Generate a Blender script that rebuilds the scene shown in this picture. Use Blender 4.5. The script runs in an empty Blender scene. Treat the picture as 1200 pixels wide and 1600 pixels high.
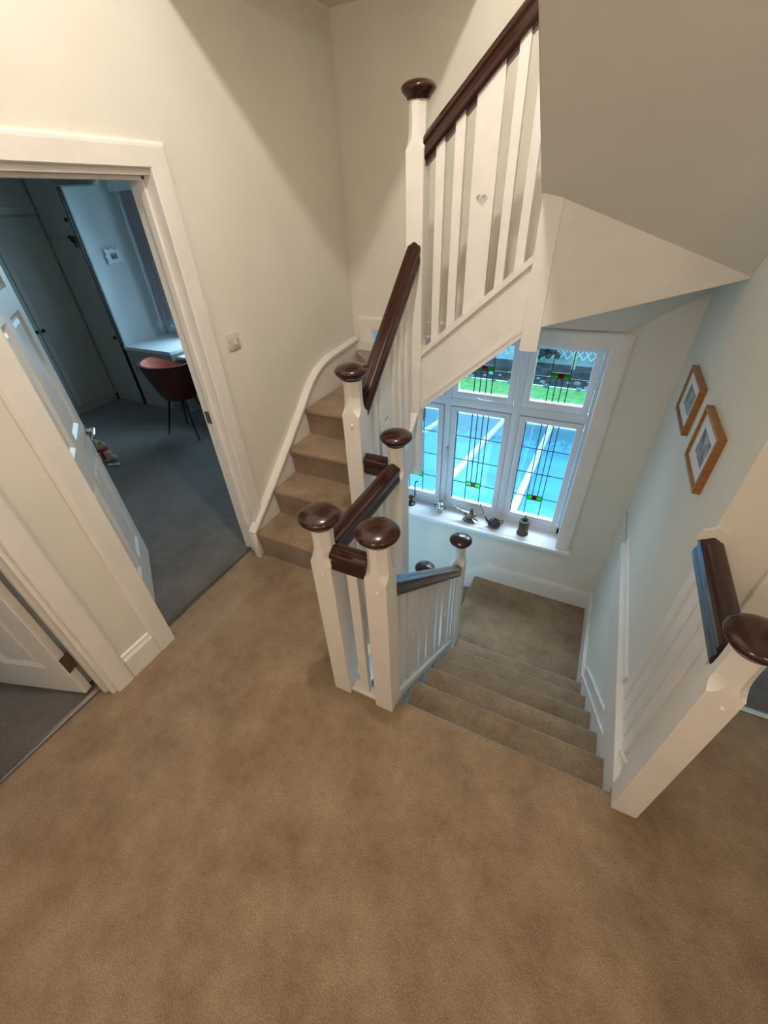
import bpy, bmesh, math, random
from mathutils import Vector, Matrix
random.seed(7)
S = bpy.context.scene
COL = S.collection

# ------------------------------------------------------------------ camera
cam_d = bpy.data.cameras.new('camera'); cam = bpy.data.objects.new('camera', cam_d); COL.objects.link(cam)
cam_d.sensor_fit = 'HORIZONTAL'; cam_d.sensor_width = 36.0; cam_d.lens = 640.5686 / 1200 * 36.0
cam_d.clip_start = 0.02; cam_d.clip_end = 200
RX = (0.90026686, 0.43368406, -0.03791713); RY = (0.2344666, -0.55641359, -0.79713821); RZ = (-0.36680374, 0.70874682, -0.60260515)
cam.matrix_world = Matrix(((RX[0], -RY[0], -RZ[0], 0), (RX[1], -RY[1], -RZ[1], 0), (RX[2], -RY[2], -RZ[2], 1.88), (0, 0, 0, 1)))
S.camera = cam

# ------------------------------------------------------------------ world, lights, exposure
W = bpy.data.worlds.new('overcast_sky'); S.world = W; W.use_nodes = True
bg = W.node_tree.nodes['Background']; bg.inputs[0].default_value = (0.40, 0.72, 1.0, 1); bg.inputs[1].default_value = 2.1
S.view_settings.view_transform = 'Standard'; S.view_settings.look = 'None'; S.view_settings.gamma = 1; S.view_settings.exposure = 0.5
S.view_settings.use_curve_mapping = False
S.cycles.use_denoising = True
S.cycles.max_bounces = 8; S.cycles.diffuse_bounces = 5; S.cycles.transparent_max_bounces = 12
try: S.cycles.sample_clamp_indirect = 6.0
except Exception: pass

def area(name, loc, size, power, color, rot=(0, 0, 0), sizey=None, portal=False):
    l = bpy.data.lights.new(name, 'AREA'); l.energy = power; l.color = color; l.size = size
    if sizey: l.shape = 'RECTANGLE'; l.size_y = sizey
    o = bpy.data.objects.new(name, l); o.location = loc; o.rotation_euler = rot; COL.objects.link(o)
    if portal: l.cycles.is_portal = True
    return o
def lamp(name, loc, r, power, color):
    l = bpy.data.lights.new(name, 'POINT'); l.energy = power; l.color = color; l.shadow_soft_size = r
    o = bpy.data.objects.new(name, l); o.location = loc; COL.objects.link(o); return o
WARM = (1.0, 0.82, 0.66)
lamp('landing_lamp_right', (1.0, -0.5, 2.2), 0.10, 10, (1.0, .78, .58))
lamp('landing_lamp_behind', (-0.35, -1.2, 2.35), 0.12, 27, (1.0, .77, .60))
lamp('high_stair_lamp', (-0.47, 0.90, 3.33), 0.04, 58, (1.0, .91, .80))
area('stair_window_portal', (-0.71, 3.30, 0.27), 1.62, 0, (1, 1, 1), (math.radians(-90), 0, 0), 1.62, True)
area('bedroom_window_portal', (-3.9, 3.86, 1.4), 1.3, 0, (1, 1, 1), (math.radians(-90), 0, 0), 1.25, True)
area('bedroom_daylight', (-3.9, 4.4, 2.0), 1.5, 75, (.56, .82, 1.0), (math.radians(-75), 0, 0), 1.5)
area('stair_window_daylight', (-.5, 4.4, 1.9), 1.8, 105, (.76, .88, 1.0), (math.radians(-62), 0, 0), 1.2)

# ------------------------------------------------------------------ materials
def nt(name):
    m = bpy.data.materials.new(name); m.use_nodes = True
    n = m.node_tree; b = n.nodes['Principled BSDF']; return m, n, b
def plain(name, col, rough=.5, metal=0, spec=None, coat=0):
    m, n, b = nt(name); b.inputs['Base Color'].default_value = (*col, 1); b.inputs['Roughness'].default_value = rough
    b.inputs['Metallic'].default_value = metal
    if spec is not None: b.inputs['Specular IOR Level'].default_value = spec
    if coat: b.inputs['Coat Weight'].default_value = coat; b.inputs['Coat Roughness'].default_value = .08
    return m
def noisy(name, c1, c2, scale, rough=.6, bump=0, bscale=None, detail=4, stretch=None, coat=0, metal=0, bdist=.002, lo=.35, hi=.65):
    m, n, b = nt(name); L = n.links
    tc = n.nodes.new('ShaderNodeTexCoord'); mp = n.nodes.new('ShaderNodeMapping'); L.new(tc.outputs['Object'], mp.inputs[0])
    if stretch: mp.inputs['Scale'].default_value = stretch
    no = n.nodes.new('ShaderNodeTexNoise'); no.inputs['Scale'].default_value = scale; no.inputs['Detail'].default_value = detail
    L.new(mp.outputs[0], no.inputs['Vector'])
    r = n.nodes.new('ShaderNodeValToRGB'); r.color_ramp.elements[0].color = (*c1, 1); r.color_ramp.elements[1].color = (*c2, 1)
    r.color_ramp.elements[0].position = lo; r.color_ramp.elements[1].position = hi
    L.new(no.outputs[0], r.inputs[0]); L.new(r.outputs[0], b.inputs['Base Color'])
    b.inputs['Roughness'].default_value = rough; b.inputs['Metallic'].default_value = metal
    if coat: b.inputs['Coat Weight'].default_value = coat; b.inputs['Coat Roughness'].default_value = .1
    if bump:
        n2 = n.nodes.new('ShaderNodeTexNoise'); n2.inputs['Scale'].default_value = bscale or scale * 4; n2.inputs['Detail'].default_value = 3
        L.new(mp.outputs[0], n2.inputs['Vector'])
        bu = n.nodes.new('ShaderNodeBump'); bu.inputs['Strength'].default_value = bump; bu.inputs['Distance'].default_value = bdist
        L.new(n2.outputs[0], bu.inputs['Height']); L.new(bu.outputs[0], b.inputs['Normal'])
    return m
def carpet(name, dark, light, fleck):
    m, n, b = nt(name); L = n.links
    tc = n.nodes.new('ShaderNodeTexCoord')
    def noise(sc, det, ro, stretch=None):
        x = n.nodes.new('ShaderNodeTexNoise'); x.inputs['Scale'].default_value = sc; x.inputs['Detail'].default_value = det; x.inputs['Roughness'].default_value = ro
        mp = n.nodes.new('ShaderNodeMapping'); L.new(tc.outputs['Object'], mp.inputs[0])
        if stretch: mp.inputs['Scale'].default_value = stretch; mp.inputs['Rotation'].default_value = (0, 0, .5)
        L.new(mp.outputs[0], x.inputs['Vector']); return x
    def ramp(x, c0, c1, p0, p1):
        r = n.nodes.new('ShaderNodeValToRGB'); r.color_ramp.elements[0].color = (*c0, 1); r.color_ramp.elements[1].color = (*c1, 1)
        r.color_ramp.elements[0].position = p0; r.color_ramp.elements[1].position = p1; L.new(x.outputs[0], r.inputs[0]); return r
    big = noise(4.2, 8, .72); fine = noise(330, 6, .85, (1, .6, 1))
    r = ramp(big, dark, light, .34, .68); r2 = ramp(fine, (.40, .39, .37), fleck, .36, .64)
    mx = n.nodes.new('ShaderNodeMix'); mx.data_type = 'RGBA'; mx.blend_type = 'MULTIPLY'; mx.inputs[0].default_value = 1
    L.new(r.outputs[0], mx.inputs[6]); L.new(r2.outputs[0], mx.inputs[7]); L.new(mx.outputs[2], b.inputs['Base Color'])
    bu = n.nodes.new('ShaderNodeBump'); bu.inputs['Strength'].default_value = .5; bu.inputs['Distance'].default_value = .003
    L.new(fine.outputs[0], bu.inputs['Height']); L.new(bu.outputs[0], b.inputs['Normal'])
    b.inputs['Roughness'].default_value = 1; b.inputs['Specular IOR Level'].default_value = .1
    b.inputs['Sheen Weight'].default_value = .5; b.inputs['Sheen Roughness'].default_value = .45
    return m
M = {}
M['paint'] = noisy('cream_wall_paint', (.725, .71, .645), (.755, .74, .675), 3, .75, .08, 260)
M['paint_room'] = noisy('pale_bedroom_paint', (.62, .66, .68), (.66, .70, .72), 3, .8)
M['ceiling'] = noisy('ceiling_paint', (.70, .67, .61), (.73, .70, .64), 3, .85)
M['white'] = noisy('white_gloss_paint', (.78, .76, .73), (.82, .80, .77), 9, .34, .12, 60, bdist=.001)
M['upvc'] = plain('white_window_frame', (.74, .77, .82), .3)
M['sillw'] = plain('white_sill_paint', (.80, .82, .85), .35)
M['wood'] = noisy('dark_mahogany', (.026, .0052, .0026), (.036, .0078, .0038), 9, .20, .03, 60, coat=.12, lo=.2, hi=.8)
M['carpet'] = carpet('beige_carpet', (.200, .138, .088), (.345, .256, .174), (1.60, 1.58, 1.53))
M['grey_carpet'] = carpet('grey_bedroom_carpet', (.125, .112, .108), (.20, .182, .172), (1.15, 1.13, 1.1))
M['chrome'] = plain('chrome', (.75, .75, .76), .12, 1)
M['brass'] = plain('old_brass', (.20, .15, .08), .4, .8)
M['steel'] = plain('threshold_steel', (.75, .70, .62), .3, 1)
M['black'] = plain('black_metal', (.012, .012, .013), .35, .3)
M['oak'] = noisy('orange_oak', (.26, .11, .030), (.36, .16, .045), 12, .4, .1, 80, stretch=(1, 1, 6))
M['mat'] = plain('white_picture_mat', (.72, .74, .76), .6)
M['sketch'] = noisy('grey_pencil_drawing', (.10, .11, .12), (.42, .43, .43), 22, .6, detail=8)
M['wardrobe'] = noisy('grey_green_wardrobe_paint', (.40, .37, .33), (.43, .40, .36), 4, .45)
M['desk'] = plain('white_desk_top', (.75, .78, .80), .3)
M['leather'] = noisy('dark_red_leather', (.075, .011, .007), (.10, .015, .009), 20, .5, .2, 120)
M['leather_in'] = noisy('coral_leather', (.50, .13, .07), (.58, .17, .10), 20, .5, .2, 120)
M['pewter'] = noisy('worn_pewter', (.10, .09, .08), (.42, .38, .33), 40, .32, .3, 60, metal=.85)
M['silver'] = plain('polished_silver', (.72, .70, .66), .18, 1)
M['clay'] = noisy('dark_clay', (.025, .016, .014), (.055, .035, .030), 30, .38)
M['bronze'] = noisy('engraved_bronze', (.030, .026, .020), (.20, .17, .11), 90, .45, .8, 130, metal=.5)
M['lead'] = plain('lead_came', (.02, .05, .08), .5, .2)
M['plush'] = noisy('cream_plush', (.50, .36, .22), (.66, .52, .36), 60, .95, .5, 200)
M['redcloth'] = plain('red_cloth', (.35, .01, .01), .8)
M['bone'] = plain('white_bone_toy', (.7, .68, .6), .6)
M['plastic'] = plain('cream_switch_plastic', (.62, .58, .50), .35)
M['grass'] = noisy('lawn', (.13, .40, .10), (.24, .56, .19), 5, .95, .6, 30, detail=8, bdist=.03)
M['hedge'] = noisy('dark_border_soil', (.012, .022, .026), (.05, .075, .08), 4, .9, .8, 14, bdist=.05)
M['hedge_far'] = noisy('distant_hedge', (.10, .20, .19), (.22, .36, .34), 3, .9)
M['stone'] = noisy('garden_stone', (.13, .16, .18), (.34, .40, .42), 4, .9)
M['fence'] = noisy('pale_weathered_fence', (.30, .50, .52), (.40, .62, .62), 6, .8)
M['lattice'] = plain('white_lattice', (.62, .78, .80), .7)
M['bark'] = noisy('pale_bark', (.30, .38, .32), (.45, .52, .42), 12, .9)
M['render'] = plain('outside_brick', (.25, .16, .12), .9)
M['dado'] = plain('grey_shade', (.2, .19, .19), .8)
def roofmat():
    m, n, b = nt('blue_tinted_conservatory_glass'); L = n.links
    tc = n.nodes.new('ShaderNodeTexCoord'); no = n.nodes.new('ShaderNodeTexNoise'); no.inputs['Scale'].default_value = 1.3; no.inputs['Detail'].default_value = 3
    L.new(tc.outputs['Object'], no.inputs['Vector'])
    r = n.nodes.new('ShaderNodeValToRGB'); r.color_ramp.elements[0].color = (.015, .26, .44, 1); r.color_ramp.elements[1].color = (.05, .40, .62, 1)
    r.color_ramp.elements[0].position = .3; r.color_ramp.elements[1].position = .6; L.new(no.outputs[0], r.inputs[0])
    # dark wet smears towards the gutter end
    mp = n.nodes.new('ShaderNodeMapping'); mp.inputs['Scale'].default_value = (9, 2.2, 1); L.new(tc.outputs['Object'], mp.inputs[0])
    n2 = n.nodes.new('ShaderNodeTexNoise'); n2.inputs['Scale'].default_value = 1.6; n2.inputs['Detail'].default_value = 8; n2.inputs['Roughness'].default_value = .75; L.new(mp.outputs[0], n2.inputs['Vector'])
    sp = n.nodes.new('ShaderNodeSeparateXYZ'); L.new(tc.outputs['Object'], sp.inputs[0])
    mr = n.nodes.new('ShaderNodeMapRange'); mr.inputs[1].default_value = 4.6; mr.inputs[2].default_value = 7.4; mr.inputs[3].default_value = -.22; mr.inputs[4].default_value = .24; L.new(sp.outputs[1], mr.inputs[0])
    ad = n.nodes.new('ShaderNodeMath'); ad.operation = 'ADD'; L.new(n2.outputs[0], ad.inputs[0]); L.new(mr.outputs[0], ad.inputs[1])
    r2 = n.nodes.new('ShaderNodeValToRGB'); r2.color_ramp.elements[0].position = .52; r2.color_ramp.elements[1].position = .62; r2.color_ramp.elements[0].color = (0, 0, 0, 1); r2.color_ramp.elements[1].color = (.8, .8, .8, 1); L.new(ad.outputs[0], r2.inputs[0])
    mx = n.nodes.new('ShaderNodeMix'); mx.data_type = 'RGBA'; L.new(r2.outputs[0], mx.inputs[0]); L.new(r.outputs[0], mx.inputs[6]); mx.inputs[7].default_value = (.02, .13, .18, 1)
    L.new(mx.outputs[2], b.inputs['Base Color'])
    b.inputs['Roughness'].default_value = .3; b.inputs['IOR'].default_value = 1.5
    return m
M['roofglass'] = roofmat()
def glassmat(name, col, clear):
    m = bpy.data.materials.new(name); m.use_nodes = True; n = m.node_tree; n.nodes.clear()
    o = n.nodes.new('ShaderNodeOutputMaterial'); t = n.nodes.new('ShaderNodeBsdfTransparent'); g = n.nodes.new('ShaderNodeBsdfGlossy')
    t.inputs[0].default_value = (*col, 1); g.inputs['Roughness'].default_value = .03
    mx = n.nodes.new('ShaderNodeMixShader'); mx.inputs[0].default_value = clear
    n.links.new(t.outputs[0], mx.inputs[1]); n.links.new(g.outputs[0], mx.inputs[2]); n.links.new(mx.outputs[0], o.inputs[0])
    return m
M['glass'] = glassmat('window_glass', (.93, .97, .98), .05)
M['redglass'] = glassmat('red_stained_glass', (.75, .03, .06), .04)
M['greenglass'] = glassmat('green_stained_glass', (.06, .95, .14), .04)
def curtainmat():
    m, n, b = nt('grey_mauve_curtain'); L = n.links
    tc = n.nodes.new('ShaderNodeTexCoord'); w = n.nodes.new('ShaderNodeTexNoise'); w.inputs['Scale'].default_value = 40; 
    mp = n.nodes.new('ShaderNodeMapping'); mp.inputs['Scale'].default_value = (1, 1, 6); L.new(tc.outputs['Object'], mp.inputs[0]); L.new(mp.outputs[0], w.inputs['Vector'])
    r = n.nodes.new('ShaderNodeValToRGB'); r.color_ramp.elements[0].color = (.30, .26, .28, 1); r.color_ramp.elements[1].color = (.58, .53, .55, 1)
    L.new(w.outputs[0], r.inputs[0]); L.new(r.outputs[0], b.inputs['Base Color']); b.inputs['Roughness'].default_value = .8
    return m
M['curtain'] = curtainmat()
M['cushion'] = noisy('black_white_patterned_fabric', (.02, .02, .02), (.6, .6, .6), 60, .8, lo=.48, hi=.52)

# ------------------------------------------------------------------ mesh helpers
class MB:
    def __init__(s): s.b = bmesh.new()
    def box(s, x0, x1, y0, y1, z0, z1, bev=0, mat=None):
        r = bmesh.ops.create_cube(s.b, size=1); vs = r['verts']
        bmesh.ops.scale(s.b, vec=(x1 - x0, y1 - y0, z1 - z0), verts=vs)
        bmesh.ops.translate(s.b, vec=((x0 + x1) / 2, (y0 + y1) / 2, (z0 + z1) / 2), verts=vs)
        if bev:
            es = list({e for v in vs for e in v.link_edges})
            bmesh.ops.bevel(s.b, geom=es, offset=bev, segments=2, profile=.5, affect='EDGES')
        return s
    def poly(s, pts, vec):
        """extrude a planar polygon (3-D points) along vec"""
        vec = Vector(vec); a = [s.b.verts.new(p) for p in pts]; c = [s.b.verts.new(Vector(p) + vec) for p in pts]
        n = len(pts); s.b.faces.new(a[::-1]); s.b.faces.new(c)
        for i in range(n): s.b.faces.new((a[i], a[(i + 1) % n], c[(i + 1) % n], c[i]))
        return s
    def loft(s, rings, caps=True, closed=True):
        vr = [[s.b.verts.new(p) for p in r] for r in rings]; n = len(rings[0])
        for a, c in zip(vr, vr[1:]):
            for i in range(n if closed else n - 1): s.b.faces.new((a[i], a[(i + 1) % n], c[(i + 1) % n], c[i]))
        if caps: s.b.faces.new(vr[0][::-1]); s.b.faces.new(vr[-1])
        return s
    def lathe(s, prof, c=(0, 0, 0), n=32, axis=None):
        Mx = Matrix.Translation(c) @ (axis if axis is not None else Matrix())
        rings = [[Mx @ Vector((max(r, 1e-4) * math.cos(2 * math.pi * i / n), max(r, 1e-4) * math.sin(2 * math.pi * i / n), z)) for i in range(n)] for r, z in prof]
        return s.loft(rings)
    def tube(s, pts, r, n=10):
        pts = [Vector(p) for p in pts]; rings = []
        for i, p in enumerate(pts):
            d = (pts[min(i + 1, len(pts) - 1)] - pts[max(i - 1, 0)]).normalized()
            u = d.orthogonal().normalized() if i == 0 else (u - d * u.dot(d)).normalized()
            v = d.cross(u); rr = r[i] if isinstance(r, (list, tuple)) else r
            rings.append([p + (u * math.cos(2 * math.pi * k / n) + v * math.sin(2 * math.pi * k / n)) * rr for k in range(n)])
        return s.loft(rings)
    def ball(s, c, r, sc=(1, 1, 1), n=16):
        g = bmesh.ops.create_uvsphere(s.b, u_segments=n, v_segments=n // 2 + 2, radius=r)['verts']
        bmesh.ops.scale(s.b, vec=sc, verts=g); bmesh.ops.translate(s.b, vec=c, verts=g); return s
    def xf(s, mat): s.b.transform(mat); return s
    def build(s, name, m, parent=None, smooth=False, angle=.6):
        bmesh.ops.recalc_face_normals(s.b, faces=s.b.faces)
        me = bpy.data.meshes.new(name); s.b.to_mesh(me); s.b.free()
        me.materials.append(m)
        if smooth:
            try: me.shade_smooth()
            except Exception:
                for p in me.polygons: p.use_smooth = True
            try: me.set_sharp_from_angle(angle=angle)
            except Exception: pass
        o = bpy.data.objects.new(name, me); COL.objects.link(o)
        if parent is not None:
            o.parent = parent; o.matrix_parent_inverse = PINV.get(parent.name, Matrix())
        return o
PINV = {}
def thing(name, label, cat, loc=(0, 0, 0), group=None, rz=0):
    """Empty at the thing's base; children are modelled in world space unless local=True builders are used"""
    o = bpy.data.objects.new(name, None); COL.objects.link(o); o.location = loc; o.rotation_euler = (0, 0, rz)
    o['label'] = label; o['category'] = cat
    if group: o['group'] = group
    PINV[o.name] = (Matrix.Translation(loc) @ Matrix.Rotation(rz, 4, 'Z')).inverted()
    return o
def tag(o, label, cat, group=None, kind=None):
    if label: o['label'] = label
    if cat: o['category'] = cat
    if group: o['group'] = group
    if kind: o['kind'] = kind
    return o
def struct(o): o['kind'] = 'structure'; return o

# ------------------------------------------------------------------ key dimensions
RISE, GO = .192, .2255
XW = -1.73            # landing wall plane on the left
YB = 2.98             # stair back wall plane
XR = .505             # stair right wall plane
ZL = -6 * RISE        # half landing
ZC = 3.95

# ------------------------------------------------------------------ floors
m = MB(); m.box(-1.80, 2.6, -2.4, .885, -.22, 0); m.box(-1.80, -.69, .885, 1.47, -.22, 0); m.box(.507, 2.6, .885, 1.54, -.22, 0)

# rounded carpet edge over the first riser
m.poly([(-.438, .885, 0), (-.438, .905, -.002), (-.438, .916, -.009), (-.438, .920, -.020), (-.438, .914, -.034), (-.438, .885, -.036)], (.928, 0, 0))
struct(m.build('floor', M['carpet'], smooth=True, angle=.9))
m = MB(); m.box(-6.2, -1.80, .39, 4.2, -.22, -.002); struct(m.build('floor_bedroom', M['grey_carpet']))
m = MB(); m.box(-4.6, -1.80, -3.0, .385, -.22, -.002); struct(m.build('floor_side_room', M['grey_carpet']))
m = MB(); m.box(.66, 3.2, 1.54, 4.4, -.22, -.002); struct(m.build('floor_right_room', M['grey_carpet']))
m = MB(); m.box(-3.0, 1.0, .6, 3.3, -3.4, -3.1); struct(m.build('floor_downstairs', M['carpet']))

# ------------------------------------------------------------------ walls
def wallmesh(name, boxes, mt=None):
    m = MB()
    for b in boxes: m.box(*b)
    return struct(m.build(name, mt or M['paint']))
D1 = (.72, 1.50); D2 = (-.40, .375); DH = 2.02
wallmesh('wall_left', [(-1.86, XW, -2.4, D2[0], -.2, ZC), (-1.86, XW, D2[0], D2[1], DH, ZC), (-1.86, XW, D2[1], D1[0], -.2, ZC),
                       (-1.86, XW, D1[0], D1[1], DH, ZC), (-1.86, XW, D1[1], 3.3, -.2, ZC), (-1.86, XW, 1.3, 3.3, -3.2, -.2)])
WX0, WX1, WZ0, WZ1 = -1.575, .105, -.56, 1.10
wallmesh('wall_back', [(-1.86, WX0, YB, 3.32, -3.2, ZC), (WX1, .66, YB, 3.32, -3.2, ZC), (WX0, WX1, YB, 3.32, -3.2, WZ0), (WX0, WX1, YB, 3.32, WZ1, ZC)])
wallmesh('wall_right', [(XR, .66, 1.41, YB, -.0, ZC), (XR, .66, .95, YB, -3.2, -.03)])
wallmesh('wall_landing_end', [(.66, .79, 1.41, 1.54, 0, ZC), (.79, 1.57, 1.41, 1.54, DH, ZC), (1.57, 2.6, 1.41, 1.54, 0, ZC)])
wallmesh('wall_front', [(-1.86, 2.6, -2.5, -2.4, 0, ZC)])
wallmesh('wall_landing_right', [(2.6, 2.7, -2.5, 1.54, 0, ZC)])
wallmesh('wall_bedroom', [(-6.3, -6.2, .3, 4.2, 0, 2.6), (-6.3, -4.80, 3.60, 4.2, 0, 2.6), (-4.92, -4.80, 3.08, 3.60, 0, 2.6),
                          (-4.80, -4.55, 3.68, 3.82, 0, 2.6), (-4.55, -3.25, 3.68, 3.82, 0, .80), (-4.55, -3.25, 3.68, 3.82, 2.08, 2.6), (-3.25, -1.86, 3.68, 3.82, 0, 2.6),
                          (-6.3, -1.86, .38, .42, 0, 2.6), (-1.90, -1.86, 3.3, 3.7, 0, 2.6)], M['paint_room'])
wallmesh('wall_side_room', [(-4.6, -4.5, -3.0, .38, 0, 2.6), (-4.6, -1.86, -3.1, -3.0, 0, 2.6), (-4.5, -1.9, .33, .375, 0, 2.6)], M['paint_room'])
wallmesh('wall_right_room', [(.66, 3.2, 4.3, 4.4, 0, 2.6), (3.2, 3.3, 1.54, 4.4, 0, 2.6)], M['paint_room'])
m = MB(); m.box(-1.86, 2.7, -2.5, 3.32, ZC, ZC + .1); m.box(XW, -.847, 1.55, YB, 2.735, 2.80); struct(m.build('ceiling', M['ceiling']))
m = MB(); m.box(-6.3, -1.73, .38, 4.2, 2.6, 2.72); m.box(-4.6, -1.73, -3.1, .38, 2.6, 2.72); m.box(.66, 3.3, 1.54, 4.4, 2.6, 2.72)
struct(m.build('ceiling_side_rooms', M['ceiling']))

# ------------------------------------------------------------------ door casings (architraves) and linings
def casing(name, x, y0, y1, zh, w=.098, side=1, foot0=True):
    """architrave around an opening in the plane x, moulded profile, mitred"""
    t = .022 * side; m = MB()
    prof = [(0, 0), (0, .018), (.004, .021), (w - .022, .022), (w - .010, .020), (w, .010), (w, 0)]   # distance from opening, thickness
    def ring(fy, fz): return [(x + th * side, fy(d), fz(d)) for d, th in prof]
    rings = [ring(lambda d: y0 - d, lambda d: 0), ring(lambda d: y0 - d, lambda d: zh + d * .82), ring(lambda d: y1 + d, lambda d: zh + d * .82), ring(lambda d: y1 + d, lambda d: 0)]
    m.loft(rings); return struct(m.build(name, M['white']))
casing('trim_1', XW, D1[0], D1[1] - .02, DH)
casing('trim_2', XW, D2[0], D2[1], DH, .09)
def lining(name, y0, y1, stop=True):
    m = MB(); m.box(-1.862, XW + .001, y0 - .001, y0 + .003, 0, DH); m.box(-1.862, XW + .001, y1 - .02, y1 + .001, 0, DH); m.box(-1.861, XW + .0005, y0, y1 - .02, DH - .02, DH)
    m.box(-1.80, -1.768, y1 - .034, y1 - .02, 0, DH - .02, .002); m.box(-1.80, -1.768, y0 + .02, y1 - .02, DH - .034, DH - .02, .002)
    return struct(m.build(name, M['white']))
lining('trim_3', *D1); lining('trim_4', *D2)
m = MB(); 
for x0, x1 in ((.692, .79), (1.57, 1.668)): m.box(x0, x1, 1.39, 1.412, 0, DH + .08, .004)
m.box(.79, 1.57, 1.39, 1.412, DH, DH + .08, .004)
m.box(.785, .80, 1.41, 1.545, 0, DH); m.box(1.56, 1.575, 1.41, 1.545, 0, DH)
struct(m.build('trim_5', M['white']))
# skirtings
def skirt(name, pts, h, t, nrm, z=0, mt=None):
    pass
m = MB(); m.poly([(XW, .464, 0), (XW + .020, .464, 0), (XW + .020, .464, .125), (XW + .012, .464, .140), (XW + .010, .464, .155), (XW, .464, .16)], (0, .16, 0)); struct(m.build('baseboard_left', M['white']))
m = MB(); m.box(.53, .692, 1.392, 1.411, 0, .15, .003); m.box(1.668, 2.6, 1.392, 1.411, 0, .15, .003); struct(m.build('baseboard_landing_end', M['white']))
# threshold bars
tag(MB().box(-1.835, -1.815, D1[0] + .02, D1[1] - .02, -.001, .006, .002).build('threshold_bar', M['brass']), 'thin dark metal threshold bar across the bedroom doorway beside the stairs', 'threshold')
tag(MB().box(-1.835, -1.812, D2[0] + .02, D2[1] - .02, -.001, .007, .002).build('threshold_bar', M['steel']), 'shiny metal threshold bar at the doorway on the far left', 'threshold')
tag(MB().box(.80, 1.56, 1.50, 1.525, -.001, .008, .002).build('threshold_bar', M['steel']), 'silver threshold bar at the doorway right of the big newel post', 'threshold')

# ------------------------------------------------------------------ door leaves
def door_leaf(name, hinge, free, w, label, flip=1):
    hx, hy = hinge; fx, fy = free; ang = math.atan2(fy - hy, fx - hx)
    # local: x along the leaf from hinge, y thickness, z up
    t = thing(name, label, 'door', (hx, hy, .008), rz=ang)
    Mx = Matrix.Translation((hx, hy, .008)) @ Matrix.Rotation(ang, 4, 'Z')
    H = 1.985; th = .04; m = MB()
    cols = [(.0, .105), (w / 2 - .045, w / 2 + .045), (w - .105, w)]
    for a, b in cols: m.box(a, b, 0, th, 0, H, .002)
    rails = [(0, .20), (.80, .99), (1.55, 1.64), (H - .11, H)]
    for a, b in rails: m.box(.1, w - .1, .0005, th - .0005, a, b)
    m.xf(Mx).build('frame', M['white'], t)
    for (xa, xb) in ((.105, w / 2 - .045), (w / 2 + .045, w - .105)):
        for (za, zb) in ((.20, .80), (.99, 1.55), (1.64, H - .11)):
            m = MB(); m.box(xa - .005, xb + .005, .014, th - .014, za - .005, zb + .005)
            for side in (0, 1):
                y0 = 0.001 if side == 0 else th - .001; y1 = .014 if side == 0 else th - .014
                # sloped moulding ring and raised field
                o_ = [(xa, y0, za), (xb, y0, za), (xb, y0, zb), (xa, y0, zb)]; i_ = [(xa + .02, y1, za + .02), (xb - .02, y1, za + .02), (xb - .02, y1, zb - .02), (xa + .02, y1, zb - .02)]
                m.loft([o_, i_], caps=False)
                g = .045; yf = y1 + (-.006 if side == 0 else .006)
                j_ = [(xa + .03, y1, za + .03), (xb - .03, y1, za + .03), (xb - .03, y1, zb - .03), (xa + .03, y1, zb - .03)]
                k_ = [(xa + g, yf, za + g), (xb - g, yf, za + g), (xb - g, yf, zb - g), (xa + g, yf, zb - g)]
                m.loft([j_, k_])
            m.xf(Mx).build('panel', M['white'], t)
    for z in (.22, 1.0, 1.75):
        m = MB(); m.box(-.004, .003, -.002, .036, z - .05, z + .05); m.lathe([(.006, z - .05), (.006, z + .05)], (-.003, -.004 if flip > 0 else th + .004, 0), 10)
        m.xf(Mx).build('hinge', M['brass'], t)
    for side in (-1, 1):
        y = 0 if side < 0 else th; m = MB(); m.lathe([(.026, 0), (.026, .008), (.018, .012), (.010, .014), (.010, .045)], (w - .06, y, .93), 20, Matrix.Rotation(math.radians(90 * (1 if side < 0 else -1)), 4, 'X'))
        m.tube([(w - .06, y + side * .045, .93), (w - .09, y + side * .047, .93), (w - .17, y + side * .045, .925), (w - .185, y + side * .04, .923)], [.009, .008, .008, .006])
        m.xf(Mx).build('handle', M['chrome'], t, True)
    return t
door_leaf('panelled_door', (-1.842, .727), (-2.485, 1.178), .765, 'white six-panel door standing open into the bedroom with chrome handle')
door_leaf('panelled_door', (-1.862, .335), (-2.378, .172), .755, 'white panelled door open at the far left lower doorway', flip=1)
# strike plate on bedroom jamb
tag(MB().box(-1.85, -1.81, D1[1] - .023, D1[1] - .0195, .93, 1.0).build('strike_plate', M['brass']), 'small brass strike plate on the right jamb of the bedroom doorway', 'strike plate')

# ------------------------------------------------------------------ light switch
t = thing('light_switch', 'cream single light switch on the wall between door and stairs', 'switch', (XW, 1.695, 1.325))
m = MB(); m.box(XW, XW + .010, 1.652, 1.738, 1.282, 1.368, .004); m.build('plate', M['plastic'], t, True)
m = MB(); m.poly([(XW + .010, 1.69, 1.305), (XW + .018, 1.69, 1.308), (XW + .012, 1.69, 1.332), (XW + .010, 1.69, 1.332)], (0, .014, 0)); m.build('rocker', M['plastic'], t)
for y in (1.665, 1.725):
    MB().ball((XW + .0095, y, 1.325), .004, (.6, 1, 1), 8).build('screw', M['brass'], t)

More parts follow.
